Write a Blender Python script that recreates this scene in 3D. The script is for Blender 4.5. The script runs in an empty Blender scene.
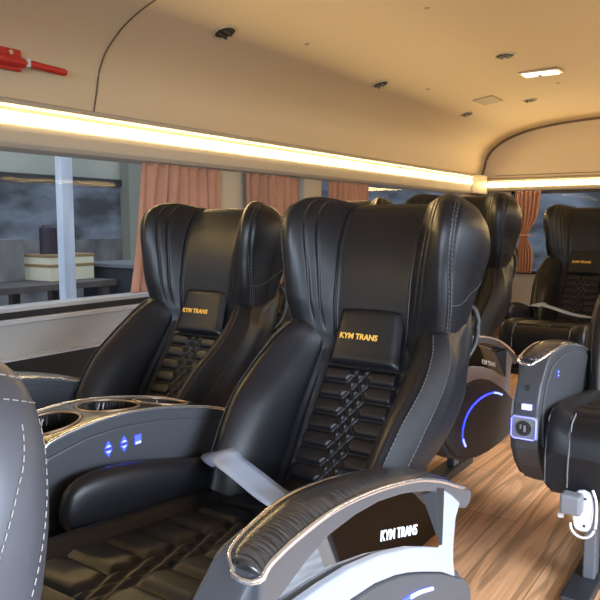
import bpy, bmesh, math, random
import numpy as np
from mathutils import Matrix, Vector
random.seed(7)
C = bpy.context.scene.collection
PI = math.pi

# ------------------------------------------------------------------ materials
def mat(name, col=(.5, .5, .5), rough=.5, metal=0., spec=.5, emit=None, es=0., coat=0., bump=None, alpha=None):
    m = bpy.data.materials.new(name); m.use_nodes = True
    nt = m.node_tree; b = nt.nodes['Principled BSDF']
    b.inputs['Base Color'].default_value = (*col, 1)
    b.inputs['Roughness'].default_value = rough
    b.inputs['Metallic'].default_value = metal
    b.inputs['Specular IOR Level'].default_value = spec
    b.inputs['Coat Weight'].default_value = coat
    b.inputs['Coat Roughness'].default_value = .08
    if emit:
        b.inputs['Emission Color'].default_value = (*emit, 1)
        b.inputs['Emission Strength'].default_value = es
    tc = nt.nodes.new('ShaderNodeTexCoord')
    if bump:
        sc, st, dist = bump
        n = nt.nodes.new('ShaderNodeTexNoise'); n.inputs['Scale'].default_value = sc; n.inputs['Detail'].default_value = 4
        bp = nt.nodes.new('ShaderNodeBump'); bp.inputs['Strength'].default_value = st; bp.inputs['Distance'].default_value = dist
        nt.links.new(tc.outputs['Object'], n.inputs['Vector'])
        nt.links.new(n.outputs['Fac'], bp.inputs['Height'])
        nt.links.new(bp.outputs['Normal'], b.inputs['Normal'])
    return m

def vary(m, c1, c2, scale, detail=4, stretch=(1, 1, 1), lo=.35, hi=.65):
    nt = m.node_tree; b = nt.nodes['Principled BSDF']
    tc = nt.nodes.new('ShaderNodeTexCoord'); mp = nt.nodes.new('ShaderNodeMapping'); mp.inputs['Scale'].default_value = stretch
    n = nt.nodes.new('ShaderNodeTexNoise'); n.inputs['Scale'].default_value = scale; n.inputs['Detail'].default_value = detail
    r = nt.nodes.new('ShaderNodeValToRGB')
    r.color_ramp.elements[0].position = lo; r.color_ramp.elements[0].color = (*c1, 1)
    r.color_ramp.elements[1].position = hi; r.color_ramp.elements[1].color = (*c2, 1)
    nt.links.new(tc.outputs['Object'], mp.inputs['Vector']); nt.links.new(mp.outputs[0], n.inputs['Vector'])
    nt.links.new(n.outputs['Fac'], r.inputs['Fac']); nt.links.new(r.outputs['Color'], b.inputs['Base Color'])
    return m

M = {}
M['leather'] = vary(mat('leather', (.02, .02, .022), .40, spec=.36, bump=(420, .12, .001)), (.0065, .0065, .0085), (.010, .010, .0125), 6)
M['leather_daylit'] = vary(mat('leather_daylit', (.2, .2, .22), .45, bump=(420, .12, .001)), (.065, .065, .078), (.085, .085, .098), 6)  # same black leather, lightened: the daylight on the front seat is in the colour
M['perforated'] = mat('perforated', (.009, .009, .011), .5, spec=.3, bump=(900, .5, .002))
M['stitch'] = mat('stitch', (.075, .075, .08), .6)
M['stitch_dark'] = mat('stitch_dark', (.12, .12, .13), .6)
M['stitch_pale'] = mat('stitch_pale', (.30, .275, .255), .6)
M['gold'] = mat('gold', (.85, .47, .08), .35, spec=.5)
M['white_print'] = mat('white_print', (.85, .85, .85), .4)
M['shell'] = mat('shell', (.035, .035, .038), .45)
M['arm_grey'] = mat('arm_grey', (.05, .053, .062), .42, spec=.4)
M['arm_arch'] = mat('arm_arch', (.062, .065, .073), .34)
M['band'] = mat('band', (.27, .29, .34), .36)
M['cover'] = mat('cover', (.055, .054, .058), .65, spec=.3, bump=(300, .1, .001))
M['mirror'] = mat('mirror', (.80, .80, .82), .025, metal=1.)
M['chrome'] = mat('chrome', (.88, .88, .90), .15, metal=.9)
M['blue_led'] = mat('blue_led', (.05, .08, .8), .4, emit=(.025, .04, 1.), es=3.2)
M['blue_core'] = mat('blue_core', (.2, .3, .9), .4, emit=(.30, .36, 1.), es=2.2)
M['usb_ring'] = mat('usb_ring', (.3, .3, .9), .4, emit=(.12, .14, 1.), es=1.8)
M['usb_core'] = mat('usb_core', (.4, .4, .9), .4, emit=(.35, .38, 1.), es=1.4)
M['belt'] = mat('belt', (.30, .355, .47), .33, bump=(700, .3, .001))
M['black'] = mat('black', (.012, .012, .013), .5)
M['cup'] = mat('cup', (.004, .004, .005), .8, spec=.2)
M['dark_metal'] = mat('dark_metal', (.035, .035, .04), .4, metal=.3)
M['leg_grey'] = mat('leg_grey', (.13, .14, .16), .4, metal=.2)
M['white_plastic'] = mat('white_plastic', (.68, .70, .74), .35)
M['grey_plastic'] = mat('grey_plastic', (.17, .18, .20), .4)
M['cream'] = mat('cream', (.44, .385, .30), .55, bump=(160, .06, .002))
M['ceiling'] = mat('ceiling', (.67, .555, .385), .62, bump=(200, .08, .002))
M['wallpanel'] = mat('wallpanel', (.31, .295, .275), .5)
M['seam'] = mat('seam', (.16, .11, .07), .6)
M['gasket'] = mat('gasket', (.012, .012, .014), .45)
M['alu'] = mat('alu', (.70, .72, .74), .3, metal=.6)
M['led'] = mat('led', (1, .9, .7), .5, emit=(1., .70, .30), es=36.0)
M['lamp'] = mat('lamp', (1, 1, .95), .3, emit=(1., .93, .75), es=1.5)
M['plate'] = mat('plate', (.40, .33, .25), .5)
M['rim'] = mat('rim', (.30, .21, .14), .3, metal=.6)
M['red'] = mat('red', (.55, .025, .02), .35)
M['screw'] = mat('screw', (.55, .5, .42), .35, metal=.7)
M['post'] = vary(mat('post', (.6, .68, .78), .7), (.62, .68, .78), (.80, .86, .94), 9, stretch=(1, 1, .25))
M['bldg_up'] = vary(mat('bldg_up', (.30, .31, .24), .8), (.40, .41, .33), (.50, .51, .42), 1.2)
M['bldg_mid'] = vary(mat('bldg_mid', (.12, .15, .19), .8), (.06, .065, .07), (.26, .29, .34), 1.6, 6, (1, 1, 2.2), .38, .62)
M['bldg_low'] = vary(mat('bldg_low', (.08, .08, .09), .8), (.07, .07, .075), (.24, .23, .22), 2.5, 5)
M['bldg_dark'] = mat('bldg_dark', (.035, .038, .045), .8)
M['bldg_col'] = mat('bldg_col', (.28, .28, .22), .8)
M['carton'] = mat('carton', (.85, .80, .58), .7)
M['carton_lid'] = mat('carton_lid', (.36, .24, .11), .7)
M['drum'] = mat('drum', (.045, .035, .05), .5)
M['table'] = vary(mat('table', (.10, .085, .08), .7), (.08, .07, .065), (.13, .11, .10), 5)
M['poster'] = vary(mat('poster', (.25, .24, .24), .7), (.16, .16, .16), (.34, .33, .32), 4)
M['ground'] = vary(mat('ground', (.3, .3, .3), .9), (.40, .40, .40), (.70, .70, .69), 6, 6)

def curtain_mat():
    m = vary(mat('curtain', (.5, .25, .16), .75, bump=(600, .2, .001)), (.33, .16, .10), (.42, .215, .14), 3)
    b = m.node_tree.nodes['Principled BSDF']; b.inputs['Sheen Weight'].default_value = .25
    return m
M['curtain'] = curtain_mat()

def wood_trim():
    m = mat('wood_trim', (.03, .028, .028), .24, spec=.5, coat=.05)
    nt = m.node_tree; b = nt.nodes['Principled BSDF']
    tc = nt.nodes.new('ShaderNodeTexCoord'); mp = nt.nodes.new('ShaderNodeMapping'); mp.inputs['Scale'].default_value = (24, 420, 0)
    n = nt.nodes.new('ShaderNodeTexNoise'); n.inputs['Scale'].default_value = 1.; n.inputs['Detail'].default_value = 5
    r = nt.nodes.new('ShaderNodeValToRGB')
    r.color_ramp.elements[0].position = .40; r.color_ramp.elements[0].color = (.014, .013, .014, 1)
    r.color_ramp.elements[1].position = .72; r.color_ramp.elements[1].color = (.075, .068, .064, 1)
    nt.links.new(tc.outputs['Object'], mp.inputs[0]); nt.links.new(mp.outputs[0], n.inputs['Vector'])
    nt.links.new(n.outputs['Fac'], r.inputs[0]); nt.links.new(r.outputs[0], b.inputs['Base Color'])
    return m
M['wood_trim'] = wood_trim()

def floor_mat():
    m = bpy.data.materials.new('plank_floor'); m.use_nodes = True
    nt = m.node_tree; b = nt.nodes['Principled BSDF']; L = nt.links.new
    tc = nt.nodes.new('ShaderNodeTexCoord')
    mp = nt.nodes.new('ShaderNodeMapping'); mp.inputs['Rotation'].default_value = (0, 0, PI/2)
    br = nt.nodes.new('ShaderNodeTexBrick'); br.inputs['Scale'].default_value = 1.
    br.inputs['Brick Width'].default_value = 1.15; br.inputs['Row Height'].default_value = .17
    br.inputs['Mortar Size'].default_value = .0014; br.inputs['Mortar Smooth'].default_value = .3
    br.inputs['Color1'].default_value = (.62, .31, .15, 1); br.inputs['Color2'].default_value = (.80, .46, .25, 1)
    br.inputs['Mortar'].default_value = (.13, .055, .025, 1)
    br.offset = .37
    L(tc.outputs['Object'], mp.inputs[0]); L(mp.outputs[0], br.inputs['Vector'])
    mp2 = nt.nodes.new('ShaderNodeMapping'); mp2.inputs['Scale'].default_value = (6.5, .5, 1)
    n1 = nt.nodes.new('ShaderNodeTexNoise'); n1.inputs['Scale'].default_value = 1.6; n1.inputs['Detail'].default_value = 2; n1.inputs['Distortion'].default_value = .8
    L(tc.outputs['Object'], mp2.inputs[0]); L(mp2.outputs[0], n1.inputs['Vector'])
    # contour bands of the noise give the cathedral grain
    mul = nt.nodes.new('ShaderNodeMath'); mul.operation = 'MULTIPLY'; mul.inputs[1].default_value = 30
    sn = nt.nodes.new('ShaderNodeMath'); sn.operation = 'SINE'
    L(n1.outputs['Fac'], mul.inputs[0]); L(mul.outputs[0], sn.inputs[0])
    r1 = nt.nodes.new('ShaderNodeMapRange'); r1.inputs['From Min'].default_value = .2; r1.inputs['From Max'].default_value = 1.
    r1.inputs['To Min'].default_value = 1.; r1.inputs['To Max'].default_value = .60
    L(sn.outputs[0], r1.inputs['Value'])
    mp3 = nt.nodes.new('ShaderNodeMapping'); mp3.inputs['Scale'].default_value = (130, 4, 1)
    n2 = nt.nodes.new('ShaderNodeTexNoise'); n2.inputs['Scale'].default_value = 1.; n2.inputs['Detail'].default_value = 6
    L(tc.outputs['Object'], mp3.inputs[0]); L(mp3.outputs[0], n2.inputs['Vector'])
    r2 = nt.nodes.new('ShaderNodeMapRange'); r2.inputs['From Min'].default_value = .3; r2.inputs['From Max'].default_value = .7
    r2.inputs['To Min'].default_value = .74; r2.inputs['To Max'].default_value = 1.16
    L(n2.outputs['Fac'], r2.inputs['Value'])
    v = nt.nodes.new('ShaderNodeMath'); v.operation = 'MULTIPLY'; L(r1.outputs[0], v.inputs[0]); L(r2.outputs[0], v.inputs[1])
    mx = nt.nodes.new('ShaderNodeMix'); mx.data_type = 'RGBA'; mx.blend_type = 'MULTIPLY'; mx.inputs['Factor'].default_value = 1.
    L(br.outputs['Color'], mx.inputs['A']); L(v.outputs[0], mx.inputs['B'])
    L(mx.outputs['Result'], b.inputs['Base Color'])
    b.inputs['Roughness'].default_value = .36
    return m
M['floor'] = floor_mat()

def glass_mat(name, tint, amt=.10):
    m = bpy.data.materials.new(name); m.use_nodes = True
    nt = m.node_tree; nt.nodes.clear(); L = nt.links.new
    out = nt.nodes.new('ShaderNodeOutputMaterial'); mix = nt.nodes.new('ShaderNodeMixShader')
    t = nt.nodes.new('ShaderNodeBsdfTransparent'); t.inputs[0].default_value = (*tint, 1)
    g = nt.nodes.new('ShaderNodeBsdfGlossy'); g.inputs['Roughness'].default_value = .02
    f = nt.nodes.new('ShaderNodeFresnel'); f.inputs[0].default_value = 1.45
    fm = nt.nodes.new('ShaderNodeMath'); fm.operation = 'MULTIPLY'; fm.inputs[1].default_value = .05
    L(f.outputs[0], fm.inputs[0]); L(fm.outputs[0], mix.inputs[0]); L(t.outputs[0], mix.inputs[1]); L(g.outputs[0], mix.inputs[2]); L(mix.outputs[0], out.inputs[0])
    return m
M['glass'] = glass_mat('tinted_glass', (.90, .91, .92))

# ------------------------------------------------------------------ mesh builder
class MB:
    def __init__(s): s.v = []; s.f = []; s.m = []; s.sm = []; s.mats = []
    def mi(s, m):
        if m not in s.mats: s.mats.append(m)
        return s.mats.index(m)
    def add(s, vs, fs, m, smooth=True):
        o = len(s.v); k = s.mi(m)
        s.v += [tuple(map(float, p)) for p in vs]
        for f in fs: s.f.append([i+o for i in f]); s.m.append(k); s.sm.append(smooth)
    def box(s, c, h, m, rot=None):
        vs = [Vector((sx*h[0], sy*h[1], sz*h[2])) for sx in (-1, 1) for sy in (-1, 1) for sz in (-1, 1)]
        if rot is not None: vs = [rot @ v for v in vs]
        vs = [(v.x+c[0], v.y+c[1], v.z+c[2]) for v in vs]
        s.add(vs, [(0, 1, 3, 2), (4, 6, 7, 5), (0, 4, 5, 1), (2, 3, 7, 6), (0, 2, 6, 4), (1, 5, 7, 3)], m, False)
    def bx(s, x0, x1, y0, y1, z0, z1, m):
        s.box(((x0+x1)/2, (y0+y1)/2, (z0+z1)/2), (abs(x1-x0)/2, abs(y1-y0)/2, abs(z1-z0)/2), m)
    def grid(s, P, m, closed_u=False, smooth=True):            # P[nv][nu] -> points
        nv, nu = len(P), len(P[0]); vs = [p for r in P for p in r]; fs = []
        for j in range(nv-1):
            for i in range(nu if closed_u else nu-1):
                a = j*nu+i; b = j*nu+(i+1) % nu
                fs.append((a, b, b+nu, a+nu))
        s.add(vs, fs, m, smooth)
    def tube(s, pts, r, m, n=8, closed=False, flat=1.):
        pts = [Vector(p) for p in pts]; k = len(pts); R = []
        up = Vector((0, 0, 1))
        for i in range(k):
            a = pts[(i-1) % k] if closed or i > 0 else pts[0]; b = pts[(i+1) % k] if closed or i < k-1 else pts[-1]
            d = (b-a).normalized()
            u = up if abs(d.dot(up)) < .95 else Vector((1, 0, 0))
            e1 = d.cross(u).normalized(); e2 = e1.cross(d).normalized()
            rr = r[i] if isinstance(r, (list, tuple)) else r
            R.append([pts[i]+e1*(rr*math.cos(2*PI*j/n))+e2*(rr*flat*math.sin(2*PI*j/n)) for j in range(n)])
        if closed: R.append(R[0])
        s.grid(R, m, True)
        if not closed:
            s.add(R[0], [tuple(range(n))], m); s.add(R[-1], [tuple(range(n))[::-1]], m)
    def prism(s, poly, x0, x1, m, smooth=False):                 # polygon in (y,z) extruded along x
        n = len(poly)
        a = [(x0, y, z) for y, z in poly]; b = [(x1, y, z) for y, z in poly]
        s.add(a+b, [tuple(range(n)), tuple(range(2*n-1, n-1, -1))]+[(i, (i+1) % n, (i+1) % n+n, i+n) for i in range(n)], m, smooth)
    def prism_y(s, poly, y0, y1, m, smooth=False):               # polygon in (x,z) extruded along y
        n = len(poly)
        a = [(x, y0, z) for x, z in poly]; b = [(x, y1, z) for x, z in poly]
        s.add(a+b, [tuple(range(n)), tuple(range(2*n-1, n-1, -1))]+[(i, (i+1) % n, (i+1) % n+n, i+n) for i in range(n)], m, smooth)
    def cyl(s, c, axis, r, h, m, n=24, r2=None):
        ax = Vector(axis).normalized(); u = ax.orthogonal().normalized(); w = ax.cross(u)
        c = Vector(c); r2 = r if r2 is None else r2
        A = [c+u*(r*math.cos(2*PI*i/n))+w*(r*math.sin(2*PI*i/n)) for i in range(n)]
        B = [c+ax*h+u*(r2*math.cos(2*PI*i/n))+w*(r2*math.sin(2*PI*i/n)) for i in range(n)]
        s.grid([A, B], m, True); s.add(A, [tuple(range(n))], m, False); s.add(B, [tuple(range(n))], m, False)
    def mesh(s, name):
        me = bpy.data.meshes.new(name); me.from_pydata(s.v, [], s.f)
        for mm in s.mats: me.materials.append(mm)
        me.polygons.foreach_set('material_index', s.m); me.polygons.foreach_set('use_smooth', s.sm)
        bm = bmesh.new(); bm.from_mesh(me); bmesh.ops.recalc_face_normals(bm, faces=bm.faces); bm.to_mesh(me); bm.free()
        me.update(); return me

def ob(name, me, parent=None, bevel=0., loc=None, seg=2):
    if isinstance(me, MB): me = me.mesh(name)
    o = bpy.data.objects.new(name, me); C.objects.link(o)
    if parent: o.parent = parent
    if loc: o.location = loc
    if bevel:
        b = o.modifiers.new('Bevel', 'BEVEL'); b.width = bevel; b.segments = seg; b.limit_method = 'ANGLE'; b.angle_limit = .6
        b.harden_normals = False
    return o
def tag(o, label, cat, group=None):
    o['label'] = label; o['category'] = cat
    if group: o['group'] = group
    return o
def empty(name, loc): 
    o = bpy.data.objects.new(name, None); C.objects.link(o); o.location = loc; o.empty_display_size = .1; return o
def struct(name, mb, bevel=0., parent=None):
    o = ob(name, mb, parent, bevel)
    if not parent: o['kind'] = 'structure'
    return o

def text_mesh(body, width, depth=.0008, shear=.0, bold=.0, mtx=Matrix(), m=None):
    cu = bpy.data.curves.new('txt', 'FONT'); cu.body = body; cu.size = 1; cu.shear = shear; cu.offset = bold; cu.extrude = .001
    cu.align_x = 'CENTER'; cu.align_y = 'CENTER'; cu.resolution_u = 3
    t = bpy.data.objects.new('txt', cu); C.objects.link(t); bpy.context.view_layer.update()
    me = bpy.data.meshes.new_from_object(t.evaluated_get(bpy.context.evaluated_depsgraph_get()))
    bpy.data.objects.remove(t)
    xs = [v.co.x for v in me.vertices]; ys = [v.co.y for v in me.vertices]
    w = max(xs)-min(xs); cx = (max(xs)+min(xs))/2; cy = (max(ys)+min(ys))/2; k = width/w
    for v in me.vertices: v.co = Vector(((v.co.x-cx)*k, (v.co.y-cy)*k, depth if v.co.z > 0 else 0))
    me.transform(mtx); me.materials.clear(); me.materials.append(m)
    for p in me.polygons: p.material_index = 0
    return me

# ------------------------------------------------------------------ lofts
def cr(V, x):                                                    # Catmull-Rom over first axis at float positions x (clamped)
    V = np.asarray(V, float); n = len(V); x = np.clip(x, 0, n-1-1e-6); i = np.floor(x).astype(int); f = (x-i)
    g = lambda k: V[np.clip(k, 0, n-1)]
    sh = (-1,)+(1,)*(V.ndim-1); f = f.reshape(sh)
    p0, p1, p2, p3 = g(i-1), g(i), g(i+1), g(i+2)
    return .5*((2*p1)+(-p0+p2)*f+(2*p0-5*p1+4*p2-p3)*f**2+(-p0+3*p1-3*p2+p3)*f**3)
class Loft:
    """half sections (s,n) from centre front over the right side to centre back, mirrored"""
    def __init__(s, T, S):
        s.T = np.array(T, float); S = np.array(S, float); s.K = S.shape[1]
        L = S[:, ::-1][:, 1:-1].copy(); L[:, :, 0] *= -1
        s.F = np.concatenate([S, L], 1); s.N = s.F.shape[1]
    def at(s, k, t):                                             # arrays k (nu), t (nt) -> (nt,nu,2)
        k = np.atleast_1d(np.asarray(k, float)); t = np.atleast_1d(np.asarray(t, float))
        x = np.interp(t, s.T, np.arange(len(s.T)))
        A = cr(s.F, x)                                           # nt,N,2
        A = np.concatenate([A[:, -2:], A, A[:, :3]], 1)
        B = cr(np.swapaxes(A, 0, 1), (k % s.N)+2)                # nu,nt,2
        return np.swapaxes(B, 0, 1)
    def pair(s, k, t):                                           # pointwise
        return np.array([s.at([a], [b])[0, 0] for a, b in zip(k, t)])

def segdist(S, T, segs):
    d = np.full(S.shape, 9.)
    for (ax, ay, bx, by) in segs:
        vx, vy = bx-ax, by-ay; l2 = vx*vx+vy*vy
        h = np.clip(((S-ax)*vx+(T-ay)*vy)/l2, 0, 1)
        d = np.minimum(d, np.hypot(S-ax-h*vx, T-ay-h*vy))
    return d
def quilt_segs(half0, half1, t0, t1, rows):
    """horizontal hexagon bars either side of a centre column of small diamonds"""
    p = (t1-t0)/rows; out = []
    hw = lambda t: half0+(half1-half0)*(t-t0)/(t1-t0)
    for k in range(rows+1):
        t = t0+k*p; c = .028
        for sg in (-1, 1):
            out.append((sg*hw(t), t, sg*c, t))
            out.append((sg*c, t, sg*.013, t+p*.5)); out.append((sg*c, t, sg*.013, t-p*.5))
            out.append((sg*.013, t+p*.5, 0, t)); out.append((sg*.013, t-p*.5, 0, t))
            out.append((sg*.013, t+p*.5, 0, t+p))
    return out, hw

# --- backrest sections (s, n); n is towards the sitter
BT = [-.06, .04, .16, .26, .33, .38, .43, .52]
BS = [[(0, .0), (.100, .0), (.118, .03), (.150, .12), (.19, .16), (.222, .135), (.215, .05), (.14, -.04), (0, -.07)],
      [(0, .0), (.102, .0), (.120, .035), (.155, .135), (.200, .178), (.234, .145), (.228, .05), (.155, -.05), (0, -.08)],
      [(0, .0), (.102, .0), (.122, .035), (.160, .130), (.206, .170), (.240, .135), (.246, .03), (.195, -.065), (0, -.088)],
      [(0, .0), (.098, .0), (.118, .025), (.155, .092), (.203, .128), (.234, .10), (.243, .01), (.21, -.07), (0, -.09)],
      [(0, .0), (.095, .0), (.115, .014), (.145, .06), (.185, .095), (.220, .075), (.230, .0), (.2, -.07), (0, -.09)],
      [(0, .0), (.092, .0), (.11, .006), (.135, .036), (.165, .062), (.202, .05), (.218, -.015), (.2, -.075), (0, -.09)],
      [(0, -.02), (.09, -.02), (.105, -.02), (.125, -.008), (.155, .008), (.192, .0), (.212, -.03), (.195, -.075), (0, -.09)],
      [(0, -.04), (.09, -.04), (.105, -.04), (.125, -.04), (.15, -.04), (.17, -.042), (.186, -.055), (.17, -.078), (0, -.09)]]
HT = [.325, .37, .43, .50, .57, .63, .68, .712, .733, .742]
HS = [[(0, -.02), (.075, -.02), (.085, -.018), (.1, -.005), (.122, .01), (.146, .015), (.165, .01), (.176, -.005), (.175, -.035), (.15, -.065), (0, -.082)],
      [(0, .0), (.08, .0), (.092, .006), (.11, .02), (.135, .038), (.16, .048), (.182, .045), (.197, .025), (.196, -.02), (.17, -.062), (0, -.085)],
      [(0, .02), (.082, .022), (.095, .03), (.114, .048), (.14, .07), (.168, .086), (.194, .088), (.211, .062), (.214, .005), (.185, -.06), (0, -.088)],
      [(0, .04), (.083, .042), (.098, .048), (.118, .067), (.145, .094), (.175, .118), (.202, .124), (.224, .098), (.235, .03), (.205, -.055), (0, -.09)],
      [(0, .052), (.085, .053), (.1, .058), (.12, .078), (.148, .11), (.178, .14), (.203, .150), (.232, .125), (.252, .05), (.22, -.045), (0, -.088)],
      [(0, .055), (.085, .056), (.10, .06), (.122, .080), (.150, .115), (.180, .148), (.205, .158), (.235, .135), (.258, .06), (.225, -.035), (0, -.08)],
      [(0, .05), (.085, .051), (.1, .055), (.122, .074), (.149, .107), (.178, .138), (.202, .147), (.230, .126), (.252, .06), (.215, -.022), (0, -.068)],
      [(0, .038), (.084, .04), (.098, .044), (.118, .062), (.144, .09), (.171, .116), (.194, .124), (.216, .105), (.234, .055), (.198, -.006), (0, -.048)],
      [(0, .022), (.082, .024), (.096, .028), (.114, .044), (.138, .068), (.162, .088), (.180, .094), (.196, .08), (.204, .046), (.17, .006), (0, -.022)],
      [(0, -.002), (.07, .001), (.085, .006), (.105, .022), (.128, .040), (.15, .053), (.162, .056), (.168, .050), (.145, .040), (.09, .006), (0, -.003)]]
BS = [[(a*(.88, .89, .93, .97, 1, 1, 1, 1)[q], b) for a, b in row] for q, row in enumerate(BS)]
HS = [[(a*(.965 if q > 2 else 1), b) for a, b in row] for q, row in enumerate(HS)]
HT = [t if t < .5 else .5+(t-.5)*.85 for t in HT]
body_loft, head_loft = Loft(BT, BS), Loft(HT, HS)
def head_drop(s, t):                                             # the wing tops sit a little lower than the middle
    return -.020*np.clip((np.asarray(t)-.52)/.18, 0, 1)**1.5*(np.abs(s)/.24)**2

def base_map(rake, y0=.34, z0=.40):
    sn, cs = math.sin(rake), math.cos(rake)
    def F(s, t, n):                                              # the lower back curves forward towards the sitter
        n = n+.060*max(0., (.33-t)/.33)**1.35
        return (s, y0+t*sn-n*cs, z0+t*cs+n*sn)
    return F

rake_map = base_map
def loft_grid(lo, nu, ts, groove=None):
    k = np.arange(nu)*lo.N/nu; P = lo.at(k, ts)                 # nt,nu,2
    S, N = P[..., 0].copy(), P[..., 1].copy()
    if groove is not None:
        G = groove(k[None, :]+0*S, np.asarray(ts)[:, None]+0*S, S)
        dS = np.roll(S, -1, 1)-np.roll(S, 1, 1); dN = np.roll(N, -1, 1)-np.roll(N, 1, 1)
        l = np.hypot(dS, dN)+1e-9
        nx, ny = -dN/l, dS/l                                     # candidate normal; at the front it must point to +n
        sg = np.sign(ny[:, :1]); sg[sg == 0] = 1
        S += G*nx*sg; N += G*ny*sg
    return S, N
def line_on(lo, pts, n, off=.0015):
    """polyline on a loft through (k,t) control points, lifted by off"""
    pts = np.array(pts, float); x = np.linspace(0, len(pts)-1, n); q = cr(pts, x)
    out = []
    for k, t in q:
        p = lo.at([k], [t])[0, 0]; a = lo.at([k-.05], [t])[0, 0]; b = lo.at([k+.05], [t])[0, 0]
        d = b-a; nn = np.array([-d[1], d[0]]); nn /= np.linalg.norm(nn)+1e-9
        c = lo.at([0], [t])[0, 0]; 
        mid = np.array([0, (lo.at([0], [t])[0, 0][1]+lo.at([lo.K-1], [t])[0, 0][1])/2])
        if np.dot(nn, p-mid) < 0: nn = -nn
        p = p+nn*off; out.append((p[0], t, p[1]))
    return out
def mirror_pts(pts): return [(-s, t, n) for s, t, n in pts]
def stitches(mb, pts, F, m, dash=.008, gap=.005, r=.0013):
    P = [Vector(F(*p)) for p in pts]
    L = [0]
    for a, b in zip(P, P[1:]): L.append(L[-1]+(b-a).length)
    def at(l):
        l = min(max(l, 0), L[-1])
        for i in range(len(P)-1):
            if l <= L[i+1]: 
                return P[i].lerp(P[i+1], (l-L[i])/max(L[i+1]-L[i], 1e-9))
        return P[-1]
    l = 0
    while l+dash < L[-1]:
        mb.tube([at(l), at(l+dash)], r, m, 4); l += dash+gap

def head_groove(k, t, S):
    kk = np.minimum(k, head_loft.N-k)
    g = 0*S
    def curve(top, bot, t0, t1, depth, w):
        x = np.clip((t-bot_t)/(top_t-bot_t), 0, 1)
        c = bot+(top-bot)*x**.8
        win = np.clip((t-t0)/.025, 0, 1)*np.clip((t1-t)/.02, 0, 1)
        return -depth*np.exp(-((kk-c)/w)**2)*win
    top_t, bot_t = .69, .36
    g = g+curve(4.05, 3.0, .37, .70, .0042, .09)
    g = g+curve(4.75, 3.75, .38, .695, .0038, .09)
    g = g+curve(2.2, 2.0, .33, .705, .0045, .10)
    g = g+curve(6.75, 6.75, .36, .69, .003, .12)
    return g
def body_groove(k, t, S):
    kk = np.minimum(k, body_loft.N-k)
    return -.006*np.exp(-((kk-1.9)/.12)**2)-.003*np.exp(-((kk-4.2)/.12)**2)-.003*np.exp(-((kk-5.4)/.12)**2)

CACHE = {}
def cached(key, fn):
    if key not in CACHE: CACHE[key] = fn()
    return CACHE[key]

def mesh_backrest(rk, lm, sm, F):
    mb = MB(); ts = np.linspace(BT[0], BT[-1], 54)
    S, N = loft_grid(body_loft, 112, ts, body_groove)
    mb.grid([[F(S[j, i], ts[j], N[j, i]) for i in range(S.shape[1])] for j in range(len(ts))], lm, True)
    for j in (0, len(ts)-1):
        mb.add([F(S[j, i], ts[j], N[j, i]) for i in range(S.shape[1])], [tuple(range(S.shape[1]))], lm, False)
    return mb.mesh('backrest')
def mesh_strip(rk, side, F):
    mb = MB()
    A = line_on(body_loft, [(4.35, .0), (4.35, .1), (4.35, .2), (4.35, .30), (4.4, .375)], 30, .0022)
    B = line_on(body_loft, [(5.25, .0), (5.25, .1), (5.25, .2), (5.25, .30), (5.15, .375)], 30, .0022)
    Mi = line_on(body_loft, [(4.8, .0), (4.8, .1), (4.8, .2), (4.8, .30), (4.8, .375)], 30, .0035)
    rows = [A, Mi, B]
    if side < 0: rows = [mirror_pts(r) for r in rows]
    mb.grid([[F(*p) for p in r] for r in rows], M['perforated'])
    for r in (rows[0], rows[2]):
        stitches(mb, r, F, M['stitch'], .006, .004, .0011)
    return mb.mesh('side_strip')
def mesh_head(rk, lm, sm, F):
    mb = MB(); ts = np.concatenate([np.linspace(HT[0], .665, 56), np.linspace(.670, HT[-1], 16)])
    S, N = loft_grid(head_loft, 400, ts, head_groove)
    mb.grid([[F(S[j, i], ts[j]+head_drop(S[j, i], ts[j]), N[j, i]) for i in range(S.shape[1])] for j in range(len(ts))], lm, True)
    K = head_loft.K; nu = S.shape[1]
    for sg in (1, -1):
        ln = [[(6.75, .37), (6.65, .45), (6.55, .53), (6.5, .60), (6.5, .66)], [(6.95, .37), (6.85, .45), (6.75, .53), (6.7, .60), (6.7, .66)],
              [(6.9, .440), (7.4, .448), (8.0, .475), (8.6, .52), (9.1, .57)]]
        for l in ln:
            p = [(a, t+float(head_drop(a, t)), b) for a, t, b in line_on(head_loft, l, 40, .0008)]
            stitches(mb, p if sg > 0 else mirror_pts(p), F, sm, .006, .004, .0011)
    return mb.mesh('headrest')
def mesh_logo_panel(rk, F):
    mb = MB(); R = 22
    P = []
    for j in range(R+1):
        row = []
        for i in range(R+1):
            a, b = i/R*2-1, j/R*2-1
            e = max(abs(a), abs(b)); h = (1-e**14)
            hw = .092-.011*(b+1)/2
            row.append(F(a*hw, .367+b*.067, .010+.010*h+.004*(1-a*a)+.006*(b+1)*.5))
        P.append(row)
    mb.grid(P, M['leather'])
    return mb.mesh('logo_panel')
def mesh_quilt(rk, F):
    mb = MB(); nu, nv = 100, 150
    t0, t1 = -.055, .296
    segs, hw = quilt_segs(.104, .095, t0, t1, 9)
    s = np.linspace(-1, 1, nu)[None, :]; t = np.linspace(t0, t1, nv)[:, None]
    T = t+0*s; S = s*hw(T)
    d = segdist(S, T, segs); h = 1-np.exp(-(d/.0055)**1.3)
    e = np.minimum(1-np.abs(s)+0*T, np.minimum(T-t0, t1-T)/.12); edge = np.clip(e/.09, 0, 1)**.5
    N = -.004+.008*edge+.0095*h*edge
    mb.grid([[F(S[j, i], T[j, i], N[j, i]) for i in range(nu)] for j in range(nv)], M['leather'])
    return mb.mesh('quilted_panel')
CY0, CY1 = .50, 1.26
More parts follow.
